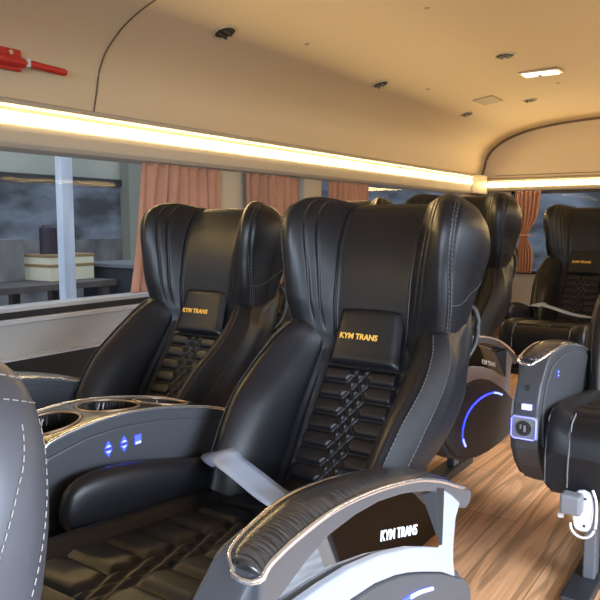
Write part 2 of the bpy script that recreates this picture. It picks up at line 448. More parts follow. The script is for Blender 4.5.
def mesh_cushion():
    y0 = CY0-.9
    mb = MB(); ys = np.concatenate([np.linspace(CY0, CY0+.09, 14), np.linspace(CY0+.11, CY1, 22)])
    half = [(0, .478), (.12, .478), (.135, .482), (.165, .497), (.185, .492), (.197, .46), (.197, .40), (.195, .30), (.15, .275), (0, .27)]
    lo = Loft([0, 1], [half, half]); nu = 90; k = np.arange(nu)*lo.N/nu; sec = lo.at(k, [0])[0]
    P = []
    for y in ys:
        r = .07; q = max(0, (CY0+r-y)/r); f = math.sqrt(max(0, 1-q*q))
        drop = .05*max(0, min(1, (y-.65)/.5))
        P.append([(s*(.93+.07*min(1, f*1.2)), y-.9, .34+(z-.34)*(.30+.70*f)-drop if z > .34 else .34+(z-.34)*(.9+.1*f)) for s, z in sec])
    mb.grid(P, M['leather'], True)
    for r in (P[0], P[-1]): mb.add(r, [tuple(range(nu))], M['leather'], False)
    for sg in (-1, 1):                                           # piping over the front corners
        pts = [(sg*.128, CY0-.9-.002, .30), (sg*.128, CY0-.9-.003, .36), (sg*.128, CY0-.9+.006, .42), (sg*.128, CY0-.9+.028, .466), (sg*.128, CY0-.9+.07, .483)]
        mb.tube(pts, .0025, M['stitch_dark'], 6)
        pts = [(sg*.186, CY0-.9+.002, .30), (sg*.187, CY0-.9+.0, .36), (sg*.187, CY0-.9+.008, .42), (sg*.187, CY0-.9+.03, .474), (sg*.187, CY0-.9+.07, .492)]
        mb.tube(pts, .0022, M['stitch'], 6)
    return mb.mesh('cushion')
def mesh_cush_quilt():
    mb = MB(); nu, nv = 100, 150; a0, a1 = .56, 1.14
    segs, hw = quilt_segs(.14, .13, a0, a1, 8)
    s = np.linspace(-1, 1, nu)[None, :]; t = np.linspace(a0, a1, nv)[:, None]; T = t+0*s; S = s*hw(T)
    d = segdist(S, T, segs); h = 1-np.exp(-(d/.008)**1.6)
    edge = np.clip(np.minimum(1-np.abs(s)+0*T, np.minimum(T-a0, a1-T)/.15)/.08, 0, 1)**.5
    Z = .474+.006*edge+.009*h*edge-.05*np.clip((T-.65)/.5, 0, 1)
    mb.grid([[(S[j, i], T[j, i]-.9, Z[j, i]) for i in range(nu)] for j in range(nv)], M['leather'])
    return mb.mesh('cushion_quilt')
def superpad(c, h, m, p=2.6, n=36, tilt=None):
    mb = MB(); P = []
    f = lambda a: math.copysign(abs(a)**(2/p), a)
    for j in range(n//2+1):
        v = -PI/2+PI*j/(n//2)
        P.append([(c[0]+h[0]*f(math.cos(v))*f(math.cos(u)), c[1]+h[1]*f(math.cos(v))*f(math.sin(u)), c[2]+h[2]*f(math.sin(v))) for u in (2*PI*i/n for i in range(n))])
    if tilt:
        a, y, z = tilt; ca_, sa_ = math.cos(a), math.sin(a)
        P = [[(q[0], y+q[1]*ca_-q[2]*sa_, z+q[1]*sa_+q[2]*ca_) for q in row] for row in P]
    mb.grid(P, m, True); return mb

# --- armrest profile (y, z), measured along the seat's side
Y = lambda pts: [(y-.9, z) for y, z in pts]
ARC = [(.610, .590), (.615, .595), (.626, .601), (.66, .608), (.704, .613), (.75, .616), (.80, .615), (.86, .609), (.92, .600), (1.0, .584), (1.066, .567), (1.14, .541), (1.2, .515), (1.26, .490), (1.292, .476)]
LOWER = [(1.298, .464), (1.290, .450), (1.268, .445), (1.235, .456), (1.214, .445), (1.207, .41), (1.207, .371), (1.217, .33), (1.27, .312), (1.308, .27), (1.312, .23), (1.28, .20), (1.2, .178), (1.1, .170), (.97, .172), (.84, .185), (.74, .208), (.65, .245), (.585, .30), (.545, .36), (.528, .43), (.532, .49), (.556, .54)]
UNDER = [(1.298, .464), (1.290, .450), (1.268, .446), (1.235, .458), (1.15, .519), (1.043, .553), (.979, .569), (.899, .583), (.83, .587), (.76, .584), (.704, .570), (.646, .548), (.60, .525)]
MIRROR = [(.60, .527), (.646, .55), (.704, .572), (.76, .586), (.83, .589), (.899, .585), (.979, .571), (1.043, .555), (1.152, .521), (1.147, .421), (1.13, .420), (1.075, .442), (1.012, .466), (.907, .496), (.817, .513), (.747, .519), (.68, .522)]
BAND = [(1.15, .523), (1.19, .50), (1.233, .470), (1.213, .446), (1.205, .40), (1.206, .365), (1.217, .327), (1.15, .365), (1.074, .398), (1.01, .424), (.959, .441), (.889, .458), (.818, .466), (.72, .468), (.64, .458), (.60, .44), (.565, .42), (.55, .45), (.56, .485), (.58, .512), (.60, .528), (.68, .523), (.747, .520), (.817, .514), (.907, .497), (1.012, .467), (1.075, .443), (1.13, .421), (1.147, .422)]
COVER = [(1.217, .327), (1.15, .363), (1.074, .396), (1.01, .422), (.959, .439), (.889, .456), (.818, .464), (.72, .466), (.64, .456), (.60, .438), (.56, .40), (.57, .35), (.605, .30), (.66, .25), (.75, .212), (.85, .19), (.97, .178), (1.1, .176), (1.2, .184), (1.27, .205), (1.30, .235), (1.296, .27), (1.262, .305)]
INNER = [(.58, .36), (.565, .42), (.57, .49), (.595, .54), (.64, .577), (.72, .592), (.80, .594), (.90, .585), (1.0, .567), (1.1, .538), (1.2, .50), (1.22, .38), (1.1, .36), (.8, .35)]
LEDARC = [(.735, .255), (.712, .285), (.712, .320), (.74, .354), (.79, .376), (.86, .387), (.94, .388), (1.02, .378), (1.09, .357)]
XI, XO = .212, .280
def smooth_line(pts, n):
    return [tuple(p) for p in cr(np.array(pts, float), np.linspace(0, len(pts)-1, n))]

def arm_body():
    mb = MB(); m = M['arm_grey']; P = Y(ARC+LOWER); H = Y(MIRROR); n = len(P)
    up = Y(ARC+LOWER[:4])+[H[q] for q in range(8, -1, -1)]+[P[-1]]
    lo = Y(LOWER[3:])+[H[0]]+[H[q] for q in range(len(H)-1, 7, -1)]
    for poly in (up, lo): mb.add([(XO, y, z) for y, z in poly], [tuple(range(len(poly)))], m, False)
    mb.add([(XI, y, z) for y, z in P], [tuple(range(n))], m, False)
    for Q, xa, m in ((P, XI, m), (H, XO-.032, M['black'])):
        k = len(Q); mb.add([(xa, y, z) for y, z in Q]+[(XO, y, z) for y, z in Q], [(q, (q+1) % k, (q+1) % k+k, q+k) for q in range(k)], m, False)
    mb.add([(XO-.032, y, z) for y, z in H], [tuple(range(len(H)))], M['black'], False)
    me = mb.mesh('armrest'); bm = bmesh.new(); bm.from_mesh(me); bmesh.ops.remove_doubles(bm, verts=bm.verts, dist=1e-5)
    bmesh.ops.recalc_face_normals(bm, faces=bm.faces); bm.to_mesh(me); bm.free(); return me
TILT = .22
def mirror_mesh():
    me = flat(MIRROR, XO-.004, XO, M['mirror'], 'mirror_panel')
    for v in me.vertices: v.co.x += .012-(v.co.z-.42)*TILT
    return me
def arm_arch():
    mb = MB(); mb.prism(Y(ARC+UNDER), XO-.004, XO+.012, M['arm_arch']); return mb.mesh('arch')
TRIM = [q for q in ARC if q[0] < 1.22]+[(1.255, .491)]
def arm_trim(x0, x1, hump=.011):
    mb = MB(); L = smooth_line(TRIM, 50); P = []
    for i, (y, z) in enumerate(L):
        a = L[max(i-1, 0)]; b = L[min(i+1, len(L)-1)]; d = np.array([b[0]-a[0], b[1]-a[1]]); d /= np.linalg.norm(d); nn = (-d[1], d[0])
        e = min(1, i/3, (len(L)-1-i)/3); row = []; tp = (x1-x0)*(.06+.42*max(0, 1-i/22)**1.5); xa = x0+tp
        for q in range(13):
            w = q/12*2-1; h = hump*(1-abs(w)**2.6)*math.sqrt(max(e, 0.0))+.001
            row.append(((xa+x1)/2+w*(x1-xa)/2, y-.9+nn[0]*h, z+nn[1]*h))
        P.append(row)
    mb.grid(P, M['wood_trim'])
    return mb.mesh('armrest_trim')
def arm_edging(x0, x1, r=.0042):
    L = smooth_line(TRIM, 44); mb = MB()
    out = [(x1, y-.9, z) for y, z in L]; inn = [(x0+(x1-x0)*(.06+.42*max(0, 1-i/19.4)**1.5), y-.9, z) for i, (y, z) in enumerate(L)]
    fy, fz = L[0]; c = (x1-x0)
    front = [(x0+c*.50, fy-.9-.004, fz-.003), (x0+c*.56, fy-.9-.008, fz-.006), (x0+c*.73, fy-.9-.010, fz-.007), (x0+c*.88, fy-.9-.008, fz-.006), (x0+c*.97, fy-.9-.004, fz-.003)]
    mb.tube(inn[::-1]+front+out, r, M['chrome'], 8, True); return mb.mesh('trim_edging')
def flat(poly, x0, x1, m, nm):
    mb = MB(); mb.prism(Y(poly), x0, x1, m); return mb.mesh(nm)
def arm_led():
    mb = MB(); L = smooth_line([(y, z+.006) for y, z in LEDARC], 40)
    n = len(L); rr = [.0012+.0023*math.sin(PI*min(1, (i+3)/(n+5)))**.6 for i in range(n)]
    mb.tube([(XO+.0175, y-.9, z) for y, z in L], rr, M['blue_led'], 8)
    k = [(XO+.0202, y-.9, z) for y, z in L[-7:]]; mb.tube(k, .0034, M['blue_core'], 8)
    k = [(XO+.0202, y-.9, z) for y, z in L[:6]]; mb.tube(k, .0030, M['blue_core'], 8)
    return mb.mesh('led_arc')
def mirrored(me):
    m2 = me.copy(); m2.transform(Matrix.Scale(-1, 4, (1, 0, 0))); m2.flip_normals(); return m2
def button_mesh(x, y, z, kind, s=.010):
    """lit symbols on a +x face"""
    mb = MB(); e = .0012
    if kind == 'updown':
        for sg in (1, -1):
            tri = [(y-s*.8, z+sg*.0022), (y+s*.8, z+sg*.0022), (y, z+sg*(.0022+s*1.15))]
            mb.prism(tri, x, x+e, M['blue_led'])
            bar = [(y-s*.5, z+sg*.004), (y+s*.5, z+sg*.004), (y+s*.2, z+sg*.007), (y-s*.2, z+sg*.007)]
            mb.prism(bar, x+e, x+e+.0006, M['blue_core'])
    else:
        mb.prism([(y-s*.7, z-s*.8), (y+s*.7, z-s*.8), (y+s*.7, z+s*.8), (y-s*.7, z+s*.8)], x, x+e, M['blue_led'])
        mb.prism([(y-s*.6, z-s*.75), (y+s*.6, z-s*.75), (y+s*.6, z-s*.35), (y-s*.6, z-s*.35)], x+e, x+e+.0006, M['blue_core'])
    return mb

def build_arm(root, side, text=True, front_port=False):
    g = lambda key, fn: cached(key, fn) if side > 0 else cached(key+'_m', lambda: mirrored(cached(key, fn)))
    a = ob('armrest', g('arm', arm_body), root, .014, (0, -.02, 0), seg=3)
    ob('arch', g('arch', arm_arch), a, .004)
    ob('armrest_trim', g('trim', lambda: arm_trim(XI-.004, XO+.011)), a)['label'] = 'glossy black wood-grain armrest top'
    ob('trim_edging', g('edging', lambda: arm_edging(XI-.005, XO+.013)), a)['label'] = 'thin silver edge'
    ob('mirror_panel', g('mirror', mirror_mesh), a)
    ob('mirror_frame', g('mframe', lambda: flat([(1.120, .536), (1.153, .524), (1.149, .418), (1.142, .418), (1.145, .515), (1.118, .526)], XO-.03, XO+.0128, M['black'], 'mirror_frame')), a)['label'] = 'thin black edge of the mirror'
    ob('side_band', g('band', lambda: flat(BAND, XO-.002, XO+.013, M['band'], 'side_band')), a, .003)['label'] = 'pale silver grey band'
    ob('side_cover', g('cover', lambda: flat(COVER, XO-.002, XO+.017, M['cover'], 'side_cover')), a, .006)
    ob('led_arc', g('led', arm_led), a)['label'] = 'blue light arc'
    ob('inner_panel', g('inner', lambda: flat(INNER, XI-.006, XI+.002, M['arm_grey'], 'inner_panel')), a, .005)
    if text and side > 0:
        def mk():
            tilt = Matrix.Rotation(-.265, 4, 'X')
            q = math.hypot(1, TILT); R = Matrix(((0, -TILT/q, 1/q, XO+.0126-.072*TILT), (1, 0, 0, 1.005-.9), (0, 1/q, TILT/q, .492), (0, 0, 0, 1)))
            sp = Matrix.Rotation(-.262, 4, 'Z')
            return text_mesh('KYM TRANS', .128, .0003, .25, .006, R @ sp, M['white_print'])
        ob('lettering', cached('armtext', mk), a)['label'] = 'white lettering on the mirror panel'
    return a

def build_seat(label, loc, arms=(1,), rake=math.radians(23.3), grey=False, belt=True, logo=True, group='captain seats', name='captain_seat', pads=True, lift=0.):
    lm = M['leather_daylit'] if grey else M['leather']; sm = M['stitch_pale'] if grey else M['stitch']
    k = '%.2f%d%.3f' % (rake, grey, lift); rake_map = lambda rk: base_map(rk, z0=.40+lift)
    root = empty(name, loc); tag(root, label, 'seat', group)
    br = ob('backrest', cached('back'+k, lambda: mesh_backrest(rake, lm, sm, rake_map(rake))), root)
    for sd in (1, -1): ob('side_strip', cached('strip%d' % sd+k, lambda: mesh_strip(rake, sd, rake_map(rake))), br)
    ob('headrest', cached('head'+k, lambda: mesh_head(rake, lm, sm, rake_map(rake))), root)
    ob('quilted_panel', cached('quilt'+k, lambda: mesh_quilt(rake, rake_map(rake))), root)
    if logo:
        lp = ob('logo_panel', cached('logo'+k, lambda: mesh_logo_panel(rake, rake_map(rake))), root)
        def mk():
            F = rake_map(rake); sn, cs = math.sin(rake), math.cos(rake)
            c = Vector(F(-.016, .364, .0276))
            Mx = Matrix(((1, 0, 0, c.x), (0, sn, -cs, c.y), (0, cs, sn, c.z), (0, 0, 0, 1)))
            return text_mesh('KYM TRANS', .098, .001, .0, .032, Mx, M['gold'])
        ob('lettering', cached('logotext'+k, mk), lp)['label'] = 'gold embroidered lettering'
    # grab strap at the rear corner
    def strap():
        F = rake_map(rake); mb = MB()
        pts = [F(.16, .345, -.07), F(.196, .36, -.084), F(.210, .395, -.098), F(.211, .44, -.102), F(.202, .48, -.092), F(.165, .505, -.06)]
        mb.tube(smooth_line(pts, 22), .0065, M['black'], 8); return mb.mesh('grab_handle')
    ob('grab_handle', cached('strap'+k, strap), root)
    def shell():
        F = rake_map(rake); mb = MB(); P = []
        for j in range(20):
            t = -.06+.62*j/19; w = .13+.075*min(1, j/8)-.03*(j/19)
            P.append([F(w*a, t, -.088-.022*(1-a*a)*min(1, j/3, (19-j)/3)) for a in np.linspace(-1, 1, 18)])
        mb.grid(P, M['shell']); return mb.mesh('back_shell')
    ob('back_shell', cached('shell'+k, shell), root)
    cu = ob('cushion', cached('cush', mesh_cushion), root)
    ob('quilting', cached('cushq', mesh_cush_quilt), cu)
    if pads:
        for sd in (1, -1):
            ob('side_pad', cached('pad%d' % sd, lambda: superpad((sd*.212, .0, .0), (.032, .29, .075), M['leather'], 3.0, tilt=(-.24, .07, .452)).mesh('side_pad')), root)
    if belt:
        def bm():
            mb = MB()
            ctl = [(-.225, .27, .47), (-.20, .19, .515), (-.165, .135, .530), (-.11, .115, .527), (-.05, .10, .514), (.01, .085, .500), (.07, .07, .492), (.12, .045, .490), (.19, .03, .50)]
            L = smooth_line(ctl, 40); A = []
            for i, p in enumerate(L):
                a = Vector(L[max(0, i-1)]); b = Vector(L[min(len(L)-1, i+1)]); d = (b-a).normalized()
                w = Vector((-d.y, d.x, .25 if i < 14 else .0)).normalized()*.034 if abs(d.x)+abs(d.y) > .01 else Vector((0, .024, 0))
                A.append([Vector(p)-w, Vector(p)-w*.5+Vector((0, 0, .0015)), Vector(p)+w*.5+Vector((0, 0, .0015)), Vector(p)+w])
            mb.grid(A, M['belt']); return mb.mesh('seat_belt')
        o = ob('seat_belt', cached('belt', bm), root); o['label'] = 'silver grey webbing belt'
        s = o.modifiers.new('Solid', 'SOLIDIFY'); s.thickness = .002
    def base():
        mb = MB()
        mb.bx(-.19, .19, -.33, .36, .235, .275, M['dark_metal']); return mb.mesh('seat_frame')
    fr = ob('seat_frame', cached('frame', base), root, .006)
    for x in (-.085, .085):
        for y in (-.29, .24):
            def lg(x=x, y=y):
                mb = MB(); mb.prism([(y-.028, .036), (y+.028, .036), (y+.022, .262), (y-.022, .262)], x-.012, x+.02, M['leg_grey']); return mb.mesh('leg')
            ob('leg', cached('leg%.2f%.2f' % (x, y), lg), root, .004)
        def rl(x=x):
            mb = MB(); mb.bx(x-.04, x+.03, -.45, .40, 0, .036, M['dark_metal']); return mb.mesh('floor_rail')
        ob('floor_rail', cached('rail%.2f' % x, rl), root, .005)
    for sd in arms: build_arm(root, sd)
    return root

# ------------------------------------------------------------------ seats
B1 = build_seat('nearest and largest black leather seat, gold lettering on its back and silver belt across', (-.768, .93, 0), (1,), belt=True)
A1 = build_seat('black leather seat beside the wide window, cup holder console at its side', (-1.412, 1.08, 0), (-1,), belt=False, pads=False)
B2 = build_seat('black leather seat with glowing blue arc, directly behind the large front seat', (-1.11, 2.34, .015), (1,), rake=math.radians(18), lift=.035)
A2 = build_seat('black leather seat by the small curtained windows, only its headrest top showing', (-1.76, 2.55, .015), (-1,), rake=math.radians(18), lift=.035, belt=False)
C2 = build_seat('black leather seat across the aisle, only its cushion and left armrest showing', (-.295, 2.27, 0), (-1, 1), belt=False, pads=False)
B3 = build_seat('rear row black leather seat with small gold lettering before the tied curtain', (-.885, 3.65, .05), (), belt=True)
A3 = build_seat('rear row black leather seat mostly hidden behind another seat, near the back corner', (-1.55, 3.75, .05), (), belt=True)
# the plain front row seat: a padded backrest seen from behind
F0 = empty('front_seat', (-.907, .14, -.004)); tag(F0, 'leather front row seat coloured a daylit grey with pale stitching, cut off at the lower left corner', 'seat')
bt = Matrix.Rotation(math.radians(-13), 4, 'X')
def frontpad(u, v):                                              # u around (0..2pi), v height -1..1
    q = lambda a, p: math.copysign(abs(a)**p, a)
    vv = math.asin(max(-1, min(1, v))); k = abs(math.cos(vv))**.42
    bulge = 1+.10*math.sin((v+.2)*1.6)
    p = Vector((.26*bulge*k*q(math.cos(u), .62), .095*k*q(math.sin(u), .75), .33*v))
    return bt @ p + Vector((0, .24, .535))
mb = MB(); mb.grid([[frontpad(2*PI*i/72, math.sin(-PI/2+PI*j/48)) for i in range(72)] for j in range(49)], M['leather_daylit'], True)
ident = lambda *p: p
def lift(u, v, e=1.004): 
    c = Vector((0, .24, .535)); p = frontpad(u, v); return tuple(c+(p-c)*e)
for v0 in (.86, .935):
    stitches(mb, [lift(u, v0-.03*math.sin(u)) for u in np.linspace(-2.2, 1.2, 120)], ident, M['stitch_pale'], .007, .0045, .0009)
for ua, ub in ((.05, -.75), (.42, -.25)):
    stitches(mb, [lift(ua+(ub-ua)*(1-x)**1.5, -.3+1.1*x) for x in np.linspace(0, 1, 60)], ident, M['stitch_pale'], .007, .0045, .0009)
ob('backrest', mb, F0)
ob('cushion', superpad((0, -.16, .40), (.25, .30, .09), M['leather_daylit'], 5), F0)
mb = MB(); mb.bx(-.2, .2, -.4, .2, .22, .30, M['dark_metal']); ob('seat_frame', mb, F0, .01)
for x in (-.15, .15):
    for y in (-.3, .1): mb = MB(); mb.bx(x-.02, x+.02, y-.02, y+.02, 0, .22, M['dark_metal']); ob('leg', mb, F0)

# port and buttons on the aisle seat's armrest (front face of the armrest of C2)
C2.location.z = .028
for c_ in C2.children:
    if c_.name.startswith(('leg', 'floor_rail')): c_.location.z = -.028
    if c_.name.startswith('cushion'): c_.location.z = -.016
armC = [c for c in C2.children if c.name.startswith('armrest')][0]
def on_front(z):                                                # y of the front face at height z
    pts = [(.585, .30), (.545, .36), (.528, .43), (.532, .49), (.556, .54)]
    return float(np.interp(z, [p[1] for p in pts], [p[0] for p in pts]))-.9
p = MB(); zc = .425; yf = on_front(zc)-.004
rot = Matrix.Rotation(math.radians(4), 3, 'X')
xm = -(XI+XO)/2
p.box((xm, yf, zc), (.036, .006, .033), M['grey_plastic'], rot)
so = ob('power_socket', p, armC, .006)
p = MB(); f = yf-.008
ring = [(xm+.033*a, f, zc+.030*b) for a, b in ((-1, -.8), (-1, .8), (-.8, 1), (.8, 1), (1, .8), (1, -.8), (.8, -1), (-.8, -1))]
p.tube(ring, .0017, M['usb_ring'], 6, True)
ob('socket_light', p, armC)['label'] = 'blue glowing ring around the socket'
p = MB(); p.cyl((xm, f+.002, zc), (0, -1, 0), .021, .004, M['dark_metal'], 24); p.cyl((xm, f-.0005, zc), (0, -1, 0), .015, .002, M['black'], 20)
p.box((xm+.004, f-.003, zc), (.003, .002, .009), M['grey_plastic']); p.box((xm-.007, f-.003, zc+.004), (.002, .002, .006), M['grey_plastic'])
ob('socket_face', p, armC)
p = MB(); zu = .482; p.box((xm+.004, on_front(zu)-.004, zu), (.013, .005, .0075), M['usb_core']); p.box((xm+.004, on_front(zu)-.009, zu), (.007, .001, .003), M['blue_core'])
ob('usb_port', p, armC, .003)['label'] = 'violet glowing usb port'
ob('light_button', button_mesh(-(XI-.0065), .70-.9, .548, 'updown', .0075), armC)['label'] = 'small blue lit button'
ob('lever', (lambda m: (m.box((xm, on_front(.53)-.002, .53), (.003, .003, .007), M['black']), m)[1])(MB()), armC)

# ------------------------------------------------------------------ console with cup holders between the two front seats
con = empty('cup_console', (-1.115, 1.015, .016)); tag(con, 'dark console with three cup holders and blue lit buttons between the two nearest seats', 'console')
W0, W1 = -.075, .075
LOWC = [(y, z) for y, z in LOWER]
mb = MB(); mb.prism(Y([(y, z-.075) for y, z in ARC]+LOWC[4:]), W0+.004, W1-.004, M['arm_grey']); body = ob('console_body', mb, con, .01)
for x0, x1 in ((W0, W0+.012), (W1-.012, W1)):
    mb = MB(); mb.prism(Y(ARC+LOWER), x0, x1, M['arm_grey']); ob('side_wall', mb, body, .004)
CUPS = [(.680, .058, .054), (.822, .064, .056), (.970, .062, .054)]
def arcz(y): return float(np.interp(y, [q[0] for q in ARC], [q[1] for q in ARC]))
mb = MB(); ys = np.linspace(.612, 1.29, 150); xs = np.linspace(W0-.002, W1+.002, 44); P = []; D = {}
for y in ys:
    row = []
    for x in xs:
        d = min(math.hypot((y-cy)/ry, x/rx) for cy, ry, rx in CUPS)
        z = arcz(y)+.0025*(1-abs(x/.077)**4)+.002
        z -= .066*min(1, max(0, (1-d)/.10)); D[(len(P), len(row))] = d
        row.append((x, y-.9, z))
    P.append(row)
mb.grid(P, M['wood_trim']); kb = mb.mi(M['cup'])
for q in range(len(mb.f)):
    if D[(q//43, q % 43)] < 1: mb.m[q] = kb
top = ob('console_top', mb, con); top['label'] = 'glossy dark wood-grain top'
for cy, ry, rx in CUPS:
    mb = MB(); ring = [(rx*1.02*math.cos(a), cy-.9+ry*1.02*math.sin(a), arcz(cy+ry*math.sin(a))+.0045) for a in np.linspace(0, 2*PI, 40, False)]
    mb.tube(ring, .0024, M['rim'], 8, True); cr_ = ob('cup_holder', mb, con); cr_['label'] = 'oval cup holder rim'
    mb = MB(); mb.add([(rx*.92*math.cos(a), cy-.9+ry*.92*math.sin(a), arcz(cy+ry*.9*math.sin(a))-.0475) for a in np.linspace(0, 2*PI, 32, False)], [tuple(range(32))], M['cup'])
    ob('cup_liner', mb, cr_)
mb = MB(); L = smooth_line(ARC, 44)
for x in (W0-.003, W1+.003): 
    mb.tube([(x, y-.9, z+.003) for y, z in L], .0034, M['chrome'], 8)
    ob('trim_edging', mb, con)['label'] = 'thin silver edge'; mb = MB()
ob('inner_panel', flat([(y-.02, z) for y, z in INNER], W1-.004, W1+.004, M['arm_grey'], 'inner_panel'), con, .004)
for y, kind in ((.868, 'updown'), (.907, 'updown'), (.943, 'square')):
    b = ob('button', button_mesh(W1+.0042, y-1.015, .574-.016, kind, .0115), con); b['label'] = 'blue lit seat adjusting button'

# ------------------------------------------------------------------ charger box under the aisle seat
t = empty('charger_box', (-.394, 1.840, .272)); tag(t, 'grey plug box on a white plate with cable, under the cushion across the aisle', 'charger')
def pillbox(cx, cz, w, h, y0, y1, m):
    n = 16; mb = MB(); pts = []
    for i in range(n): 
        a = 2*PI*i/n; pts.append((cx+w*math.copysign(abs(math.cos(a))**.6, math.cos(a)), cz+h*math.copysign(abs(math.sin(a))**.75, math.sin(a))))
    mb.prism_y(pts, y0, y1, m); return mb
mb = pillbox(.018, -.005, .025, .055, .0, .014, M['white_plastic']); pl = ob('back_plate', mb, t, .004)
for z in (.03, -.042):
    mb = MB(); mb.cyl((.024, .0005, z), (0, -1, 0), .0035, .002, M['dark_metal'], 10); ob('screw', mb, pl)
mb = MB(); mb.box((-.004, -.022, .02), (.026, .022, .026), M['grey_plastic']); ob('plug_box', mb, t, .007)
mb = MB(); mb.tube(smooth_line([(.040, .004, .055), (.050, .0, .03), (.053, -.004, -.01), (.050, -.006, -.045), (.036, -.008, -.066), (.014, -.008, -.070), (-.004, -.006, -.058), (-.010, -.002, -.040)], 40), .0036, M['white_plastic'], 8); ob('cable', mb, t)
mb = MB(); mb.cyl((-.038, -.012, -.022), (1, 0, .1), .007, .012, M['white_plastic'], 12); ob('cable_plug', mb, t)

# ------------------------------------------------------------------ shell of the van
XL, XR, YB, YF = -2.1, .52, 5.785, -1.7
mb = MB(); mb.bx(XL-.1, XR+.05, YF, YB+.1, -.05, 0, M['floor']); struct('floor', mb)
SEC = [(-2.1, 1.40), (-2.08, 1.47), (-2.06, 1.55), (-2.02, 1.615), (-1.96, 1.665), (-1.9, 1.70), (-1.82, 1.732), (-1.7, 1.765), (-1.55, 1.79), (-1.4, 1.805), (-1.18, 1.817)]
XC = (XL+XR)/2
SECF = SEC+[(XC, 1.822)]+[(2*XC-x, z) for x, z in SEC[::-1]]
SECS = smooth_line(SECF, 90)
mb = MB(); n = len(SECS); th = .03
outer = [(XC+(x-XC)*1.02, z+th) for x, z in SECS]
for A in (SECS, outer): mb.grid([[(x, y, z) for x, z in A] for y in np.linspace(YF, YB+.05, 12)], M['ceiling'])
for y in (YF, YB+.05): mb.grid([[(x, y, z) for x, z in SECS], [(x, y, z) for x, z in outer]], M['ceiling'])
struct('ceiling', mb)
mb = MB(); mb.tube([(x*1.0+(.003 if x < XC else -.003), 1.735, z-.001) for x, z in SECS], .0028, M['seam'], 6); struct('trim_1', mb)
mb = MB(); mb.tube([(x+(.006 if x < XC else -.006), YB-.008, z-.006) for x, z in SECS], .010, M['seam'], 8); struct('trim_2', mb)

# left wall: lower panel, pillars, valance; windows between
ZS, ZT = .70, 1.245
mb = MB(); mb.bx(XL-.06, XL, YF, YB, 0, ZS, M['wallpanel'])
for y0, y1 in ((2.42, 2.64), (3.12, 3.29), (5.35, YB)): mb.bx(XL-.06, XL, y0, y1, ZS, ZT+.01, M['cream'])
mb.bx(XL-.06, XL, YF, YB, ZT, 1.42, M['cream'])
struct('wall_left', mb)
mb = MB(); mb.bx(XL, XL+.05, YF, YB-.05, .0, .556, M['black']); mb.bx(XL, XL+.055, YF, YB-.05, .556, .562, M['alu']); struct('baseboard_left', mb)
VAL = [(XL, 1.245), (XL+.045, 1.248), (XL+.058, 1.262), (XL+.060, 1.300), (XL+.060, 1.372), (XL+.092, 1.377), (XL+.095, 1.386), (XL+.088, 1.396), (XL+.04, 1.404), (XL, 1.408)]
mb = MB(); mb.prism_y(VAL, YF, 5.42, M['cream']); struct('trim_3', mb, .003)
mb = MB(); mb.prism_y([(XL+.058, 1.322), (XL+.064, 1.324), (XL+.064, 1.357), (XL+.058, 1.359)], YF+.05, 5.40, M['led']); tag(ob('light_strip', mb), 'long glowing warm light strip above the side windows', 'light strip', 'warm light strips')
mb = MB(); mb.bx(XL, XL+.075, 5.42, 5.74, 1.252, 1.405, M['cream']); struct('trim_4', mb, .008)
# sill
mb = MB(); mb.bx(XL-.05, XL+.018, YF, 2.42, .712, .730, M['alu']); mb.bx(XL, XL+.016, YF, 2.42, .690, .712, M['gasket'])
mb.bx(XL, XL+.026, YF, 2.42, .672, .690, M['alu']); struct('trim_5', mb, .003)
for i, (y0, y1) in enumerate(((YF, 2.42), (2.64, 3.12), (3.29, 5.35))):
    mb = MB(); mb.bx(XL-.045, XL-.040, y0, y1, ZS, ZT, M['glass']); w = struct('window_%d' % (i+1), mb)
    mb = MB(); e = .022
    for a, b, c, d in ((y0, y1, ZS, ZS+.01), ): mb.bx(XL-.05, XL-.012, a, b, c, d, M['gasket'])
    ob('window_frame', mb, w)

# rear wall with its window, valance and strip
mb = MB(); inset = [(x, z) for x, z in SECS]
mb.add([(x, YB, z) for x, z in SECS]+[(XR, YB, 1.27), (XL, YB, 1.27)], [tuple(range(len(SECS)+2))], M['ceiling'], False)
mb.add([(x, YB+.05, z) for x, z in SECS]+[(XR, YB+.05, 1.27), (XL, YB+.05, 1.27)], [tuple(range(len(SECS)+2))], M['ceiling'], False)
mb.bx(XL-.06, XR+.06, YB, YB+.05, 0, .60, M['wallpanel']); mb.bx(XL-.06, XL+.26, YB, YB+.05, .6, 1.275, M['wallpanel']); mb.bx(XR-.2, XR+.06, YB, YB+.05, .6, 1.275, M['wallpanel'])
struct('wall_rear', mb)
mb = MB(); mb.bx(XL+.26, XR-.2, YB+.02, YB+.026, .60, 1.275, M['glass']); w = struct('window_4', mb)
mb = MB()
for a, b, c, d in ((XL+.26, XR-.2, .6, .625), (XL+.26, XR-.2, 1.25, 1.275), (XL+.26, XL+.285, .6, 1.275), (XR-.225, XR-.2, .6, 1.275)): mb.bx(a, b, YB-.006, YB+.03, c, d, M['gasket'])
ob('window_frame', mb, w)
rv = [(YB, 1.275), (YB-.045, 1.277), (YB-.055, 1.285), (YB-.057, 1.302), (YB-.057, 1.356), (YB-.068, 1.359), (YB-.068, 1.372), (YB-.03, 1.385), (YB, 1.386)]
mb = MB(); mb.prism(rv, XL+.075, XR, M['cream']); struct('trim_6', mb, .003)
mb = MB(); mb.prism([(YB-.055, 1.311), (YB-.061, 1.313), (YB-.061, 1.343), (YB-.055, 1.345)], XL+.085, XR-.02, M['led']); tag(ob('light_strip', mb), 'glowing warm light strip across the back wall above the rear seats', 'light strip', 'warm light strips')
mb = MB(); mb.tube([(XL+.12, YB-.004, 1.405), (XR, YB-.004, 1.405)], .003, M['seam'], 6); struct('trim_7', mb)

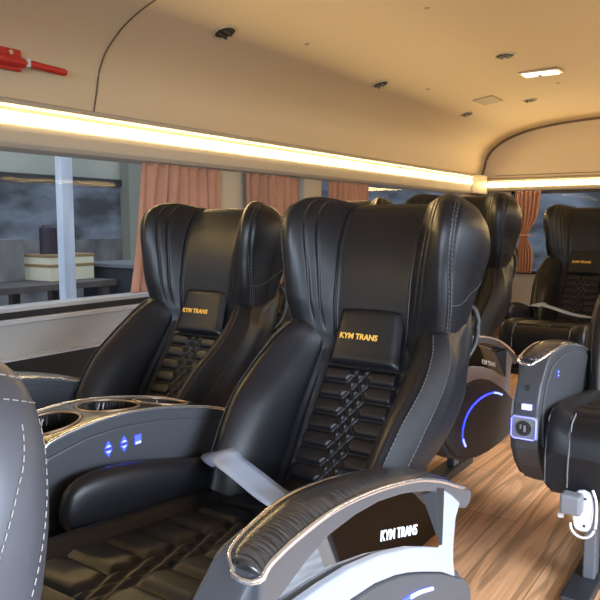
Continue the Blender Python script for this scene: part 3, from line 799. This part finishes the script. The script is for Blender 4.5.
mb = MB(); mb.bx(XL-.06, XR+.06, YF-.05, YF, 0, .75, M['wallpanel']); mb.bx(XL-.06, XR+.06, YF-.05, YF, 1.3, 1.86, M['wallpanel']); struct('wall_front', mb)
mb = MB(); mb.bx(XL, XR, YF-.03, YF-.024, .75, 1.3, M['glass']); struct('window_5', mb)

# right wall: open sliding door in front, window further back
mb = MB(); mb.bx(XR, XR+.06, 2.1, YB, 0, .70, M['wallpanel']); mb.bx(XR, XR+.06, YF, YB, 1.245, 1.42, M['cream']); mb.bx(XR, XR+.06, YF, -.3, 0, .7, M['wallpanel']); mb.bx(XR-.02, XR, 2.1, YB-.06, 0, .56, M['black'])
for y0, y1 in ((2.1, 2.25), (3.6, 3.8), (5.4, YB)): mb.bx(XR, XR+.06, y0, y1, .7, 1.25, M['cream'])
struct('wall_right', mb)
mb = MB(); mb.prism_y([(2*XC-x, z) for x, z in VAL], YF, 5.73, M['cream']); struct('trim_8', mb, .003)
mb = MB(); mb.prism_y([(2*XC-x, z) for x, z in ((XL+.058, 1.322), (XL+.064, 1.324), (XL+.064, 1.357), (XL+.058, 1.359))], 2.1, 5.40, M['led']); tag(ob('light_strip', mb), 'warm light strip on the door side, behind the open side door', 'light strip', 'warm light strips')

# ------------------------------------------------------------------ curtains
def curtain(label, y0, y1, z0, z1, x, folds, flare=0., seed=1):
    rnd = random.Random(seed); mb = MB(); nu, nv = folds*14, 24; P = []
    ph = [rnd.uniform(-.5, .5) for _ in range(folds+1)]; am = [rnd.uniform(.7, 1.2) for _ in range(folds+1)]
    for j in range(nv+1):
        v = j/nv; row = []
        for i in range(nu+1):
            u = i/nu; f = u*folds; k = int(min(f, folds-1))
            ya = y0-flare*(1-v); yy = ya+(y1-ya)*u
            a = .016*am[k]*(1-.35*v)
            row.append((x+a*math.sin(2*PI*f+ph[k]*.3*(1-v))+.004*math.sin(5*v+k), yy+.008*math.sin(2*PI*f*.5+2*v), z0+(z1-z0)*v))
        P.append(row)
    mb.grid(P, M['curtain'])
    o = ob('curtain', mb); s = o.modifiers.new('Solid', 'SOLIDIFY'); s.thickness = .002
    return tag(o, label, 'curtain', 'copper window curtains')
curtain('copper pleated curtain beside the wide window, behind the window seat', 1.935, 2.40, .735, 1.243, XL+.032, 8, .07, 1)
curtain('copper pleated curtain drawn between two cream pillars, second along the side wall', 2.585, 3.04, .69, 1.243, XL+.03, 7, 0, 2)
curtain('copper pleated curtain hanging farthest along the side wall, just above the seat tops', 3.31, 3.77, .69, 1.243, XL+.03, 8, 0, 3)
mb = MB(); P = []
for j in range(41):
    v = j/40; z = .615+(1.272-.615)*v
    tie = math.exp(-((z-.915)/.10)**2)
    w = .065+(.105-.065)*v; w = w*(1-tie*.62); c = -1.708+.018*v-.01*tie
    P.append([(c+w*u, YB-.05+.014*math.sin(u*3.0*PI*2)*(1-.4*tie)-.01*tie, z) for u in np.linspace(-1, 1, 90)])
mb.grid(P, M['curtain']); o = ob('curtain', mb); s = o.modifiers.new('Solid', 'SOLIDIFY'); s.thickness = .002
tag(o, 'narrow copper curtain tied at its waist beside the rear window', 'curtain', 'copper window curtains')
mb = MB(); mb.tube([(-1.705+.052*math.cos(a), YB-.06+.028*math.sin(a), .915) for a in np.linspace(0, 2*PI, 20, False)], .008, M['curtain'], 6, True); ob('tieback', mb, o)

# ------------------------------------------------------------------ ceiling fittings
def ceil_frame(x):
    xs = [p[0] for p in SECS]; zs = [p[1] for p in SECS]
    z = float(np.interp(x, xs, zs)); dz = float(np.interp(x+.02, xs, zs)-np.interp(x-.02, xs, zs))/.04
    t = Vector((1, 0, dz)).normalized(); nrm = Vector((dz, 0, -1)).normalized()      # nrm points into the cabin
    return Vector((x, 0, z)), t, nrm
def downlight(label, x, y, r=.044):
    p, t, nv = ceil_frame(x); p.y = y; root = empty('downlight', p); tag(root, label, 'ceiling light', 'round ceiling downlights')
    yv = Vector((0, 1, 0))
    mb = MB(); mb.tube([t*(r*math.cos(a))+yv*(r*math.sin(a))+nv*.002 for a in np.linspace(0, 2*PI, 28, False)], .005, M['screw'], 8, True); ob('rim', mb, root)
    mb = MB(); mb.cyl((0, 0, 0), nv, r*.98, .002, M['black'], 28); ob('recess', mb, root)
    mb = MB()
    for k in (-.35, .25): 
        q = t*(r*k)+nv*.006; 
        mb.tube([q-yv*(r*.75)+t*(.01), q+yv*(r*.75)-t*.01], .006, M['dark_metal'], 6)
    ob('louvre', mb, root)
downlight('round ceiling downlight nearest the ceiling seam, above the window seat', -1.805, 2.136, .045)
downlight('round ceiling downlight halfway along the row over the side windows', -1.79, 3.376, .043)
downlight('small round ceiling downlight nearest the back wall corner', -1.784, 4.61, .043)
downlight('dark round ceiling downlight alone in the ceiling middle, before the rectangular lamp', -1.148, 3.444, .048)
downlight('round ceiling downlight between the flat square plate and the back arch', -1.388, 4.682, .045)
p_, t_, n_ = ceil_frame(-1.11); root = empty('dome_lamp', (p_.x, 3.92, p_.z)); tag(root, 'lit rectangular lamp with metal rim on the ceiling', 'ceiling lamp')
mb = MB(); mb.bx(-.105, .105, -.06, .06, -.010, 0, M['screw']); ob('lamp_rim', mb, root, .004)
mb = MB(); mb.bx(-.09, .09, -.046, .046, -.016, -.009, M['lamp']); ob('lens', mb, root, .004)
mb = MB(); mb.bx(-.018, .0, .008, .03, -.019, -.016, M['dark_metal']); ob('switch', mb, root)
p_, t_, n_ = ceil_frame(-1.574); mb = MB(); mb.box((0, 0, 0), (.062, .105, .004), M['plate'], Matrix((t_, (0, 1, 0), -n_)).transposed())
o = ob('ceiling_plate', mb, None, .002, (p_.x, 4.42, p_.z-.003)); tag(o, 'flat plain beige square plate on the ceiling', 'ceiling plate')
for x, y, lab in ((-1.705, 2.553, 'tiny ceiling screw cap between the two nearest downlights'), (-1.154, 2.547, 'tiny ceiling screw cap near the top edge, away from all lights'), (-1.694, 3.772, 'tiny ceiling screw cap below the middle downlight row'), (-1.112, 4.284, 'tiny ceiling screw cap just behind the lit rectangular lamp')):
    p_, t_, n_ = ceil_frame(x); mb = MB(); mb.cyl((0, 0, 0), n_, .012, .004, M['plate'], 16, .008); tag(ob('screw_cap', mb, None, 0, (p_.x, y, p_.z)), lab, 'screw cap', 'ceiling screw caps')
for y, lab in ((1.6, 'tiny screw cap on the valance under the red hammer'), (2.42, 'tiny screw cap on the valance above the nearest pillar'), (3.58, 'tiny screw cap on the valance above the farthest curtain')):
    mb = MB(); mb.cyl((0, 0, 0), (1, 0, .2), .006, .004, M['screw'], 12, .004); tag(ob('screw_cap', mb, None, 0, (XL+.094, y, 1.388)), lab, 'screw cap', 'valance screw caps')

# emergency hammer on the curved wall
px = float(np.interp(1.52, [p[1] for p in SEC], [p[0] for p in SEC]))
root = empty('emergency_hammer', (px+.006, 1.415, 1.517)); tag(root, 'red emergency hammer in its holder on the curved wall above the wide window', 'hammer')
mb = MB(); mb.tube(smooth_line([(.022, .01, .002), (.024, .06, 0), (.025, .12, -.002), (.025, .160, -.003)], 12), [.008]+[.0105]*10+[.008], M['red'], 10, flat=1.15); ob('handle', mb, root)
mb = MB(); mb.tube([(.022, -.13, .0), (.022, -.03, .0), (.022, .02, 0)], [.02, .018, .011], M['red'], 10); ob('hammer_head', mb, root, .004)
mb = MB(); mb.box((.010, -.09, .006), (.010, .085, .034), M['red']); mb.box((.014, -.012, .0), (.008, .02, .016), M['red']); h = ob('holder', mb, root, .005)
for y, z in ((-.045, .022), (-.045, -.012)):
    mb = MB(); mb.cyl((.019, y, z+.004), (1, 0, 0), .0075, .006, M['screw'], 14); ob('screw', mb, h)
mb = MB(); mb.box((.024, .012, .002), (.010, .008, .014), M['white_plastic']); ob('clip', mb, root, .003)['label'] = 'white clip'
# coat hook on the second pillar sill
mb = MB(); mb.tube(smooth_line([(0, 0, -.02), (.035, .0, -.02), (.04, .04, -.016), (.04, .075, .01), (.038, .085, .05)], 16), .010, M['black'], 8); mb.box((.005, .0, -.02), (.012, .035, .010), M['black'])
tag(ob('belt_hook', mb, None, 0, (XL+.006, 2.74, .655)), 'small black hook on the side wall under the second curtain', 'hook')

# ------------------------------------------------------------------ outside the window
mb = MB(); mb.bx(-14, 12, -10, 20, -.62, -.6, M['ground']); struct('ground', mb)
mb = MB(); mb.bx(-6.1, -6, -2, 14, 1.47, 3.4, M['bldg_up']); mb.bx(-6.12, -5.97, -2, 14, 1.42, 1.49, M['bldg_dark'])
mb.bx(-6.1, -6.0, -2, 14, .85, 1.42, M['bldg_mid']); mb.bx(-6.1, -5.99, -2, 14, -.6, .85, M['bldg_low'])
struct('wall_outside', mb)
mb = MB(); mb.bx(-6.0, -5.86, 5.30, 5.50, -.6, 3.4, M['bldg_col']); struct('column_outside', mb)
mb = MB(); mb.bx(-7, 6, 9.0, 9.2, -.6, 3.6, M['bldg_mid']); struct('wall_behind', mb)
mb = MB(); mb.bx(-3.63, -3.57, 2.70, 2.785, -.6, 3.2, M['post']); tag(ob('support_post', mb, None, .006), 'pale blue upright post outside the wide window', 'post')
root = empty('work_table', (-4.4, 3.0, -.6)); tag(root, 'dark work table outside the wide window, boxes on top', 'table')
mb = MB(); mb.bx(-.35, .35, -.9, .52, 1.155, 1.20, M['table']); ob('tabletop', mb, root, .004)
for x in (-.3, .3):
    for y in (-.85, .1, .44): mb = MB(); mb.bx(x-.03, x+.03, y-.03, y+.03, 0, 1.155, M['table']); ob('leg', mb, root)
root = empty('carton', (-4.4, 3.26, .60)); tag(root, 'cream carton with brown lid on the table outside, beside the post', 'box')
mb = MB(); mb.bx(-.15, .15, -.17, .22, 0, .10, M['carton']); mb.bx(-.15, .15, -.17, .22, .115, .17, M['carton']); ob('box_body', mb, root, .004)
for z in (.10, .17): mb = MB(); mb.bx(-.155, .155, -.175, .225, z, z+.02, M['carton_lid']); ob('lid', mb, root, .003)['label'] = 'brown lid'
mb = MB(); mb.cyl((0, 0, 0), (0, 0, 1), .065, .19, M['drum'], 24); mb.cyl((0, 0, .19), (0, 0, 1), .055, .02, M['drum'], 24, .04); tag(ob('canister', mb, None, .004, (-4.4, 3.2, .79)), 'dark purple canister standing on the cream carton outside', 'canister')
mb = MB(); mb.bx(-.02, .02, -.15, .15, 0, .30, M['poster']); tag(ob('board', mb, None, .004, (-4.5, 2.90, .60)), 'pale framed board leaning on the table outside', 'board')
root = empty('black_cabinet', (-4.2, 3.90, -.6)); tag(root, 'black cabinet outside the wide window, right of the post', 'cabinet')
mb = MB(); mb.bx(-.3, .3, -.33, .30, 0, 1.28, M['bldg_dark']); ob('cabinet_body', mb, root, .01)
mb = MB(); mb.bx(-.32, .32, -.35, .32, 1.28, 1.31, M['grey_plastic']); ob('cabinet_top', mb, root, .005)

# ------------------------------------------------------------------ light, world, camera
w = bpy.data.worlds.new('World'); bpy.context.scene.world = w; w.use_nodes = True
bg = w.node_tree.nodes['Background']; bg.inputs[0].default_value = (.74, .84, 1.0, 1); bg.inputs[1].default_value = 1.4
def area(name, loc, target, size, size_y, power, col, spread=180):
    l = bpy.data.lights.new(name, 'AREA'); l.shape = 'RECTANGLE'; l.size = size; l.size_y = size_y; l.energy = power; l.color = col; l.spread = math.radians(spread)
    o = bpy.data.objects.new(name, l); C.objects.link(o); o.location = loc
    o.rotation_euler = (Vector(target)-Vector(loc)).to_track_quat('-Z', 'Y').to_euler(); return o
area('windshield_daylight', (.1, -1.6, 1.25), (-1.0, 1.2, .45), 1.3, .6, 16, (.70, .84, 1.0), 62)
area('door_daylight', (1.1, .9, .98), (-.7, 1.15, -.1), 1.7, .6, 30, (.74, .86, 1.0), 82)

area('aisle_fill', (.75, 2.9, 1.1), (-.15, 2.6, .0), 1.3, .6, 22, (.86, .93, 1.0), 85)  # added fill lamp, lightens the aisle floor from the right
cam = bpy.data.cameras.new('Camera'); cam.sensor_width = 36; cam.lens = 42; cam.clip_start = .02
co = bpy.data.objects.new('Camera', cam); C.objects.link(co)
f = 700; p = Vector((780-300, 300-225, f)).normalized()
pitch = math.atan2(225-300, f); yaw = math.asin(p.x)
cp, sp, ca, sa = math.cos(pitch), math.sin(pitch), math.cos(yaw), math.sin(yaw)
Fv = Vector((-sa*cp, ca*cp, sp)); Rv = Vector((ca, sa, 0)); Uv = Rv.cross(Fv)
co.matrix_world = Matrix(((Rv.x, Uv.x, -Fv.x, 0), (Rv.y, Uv.y, -Fv.y, 0), (Rv.z, Uv.z, -Fv.z, 1.0), (0, 0, 0, 1)))
sc = bpy.context.scene; sc.camera = co
sc.view_settings.view_transform = 'Standard'; sc.view_settings.look = 'None'; sc.view_settings.gamma = 1; sc.view_settings.exposure = .14
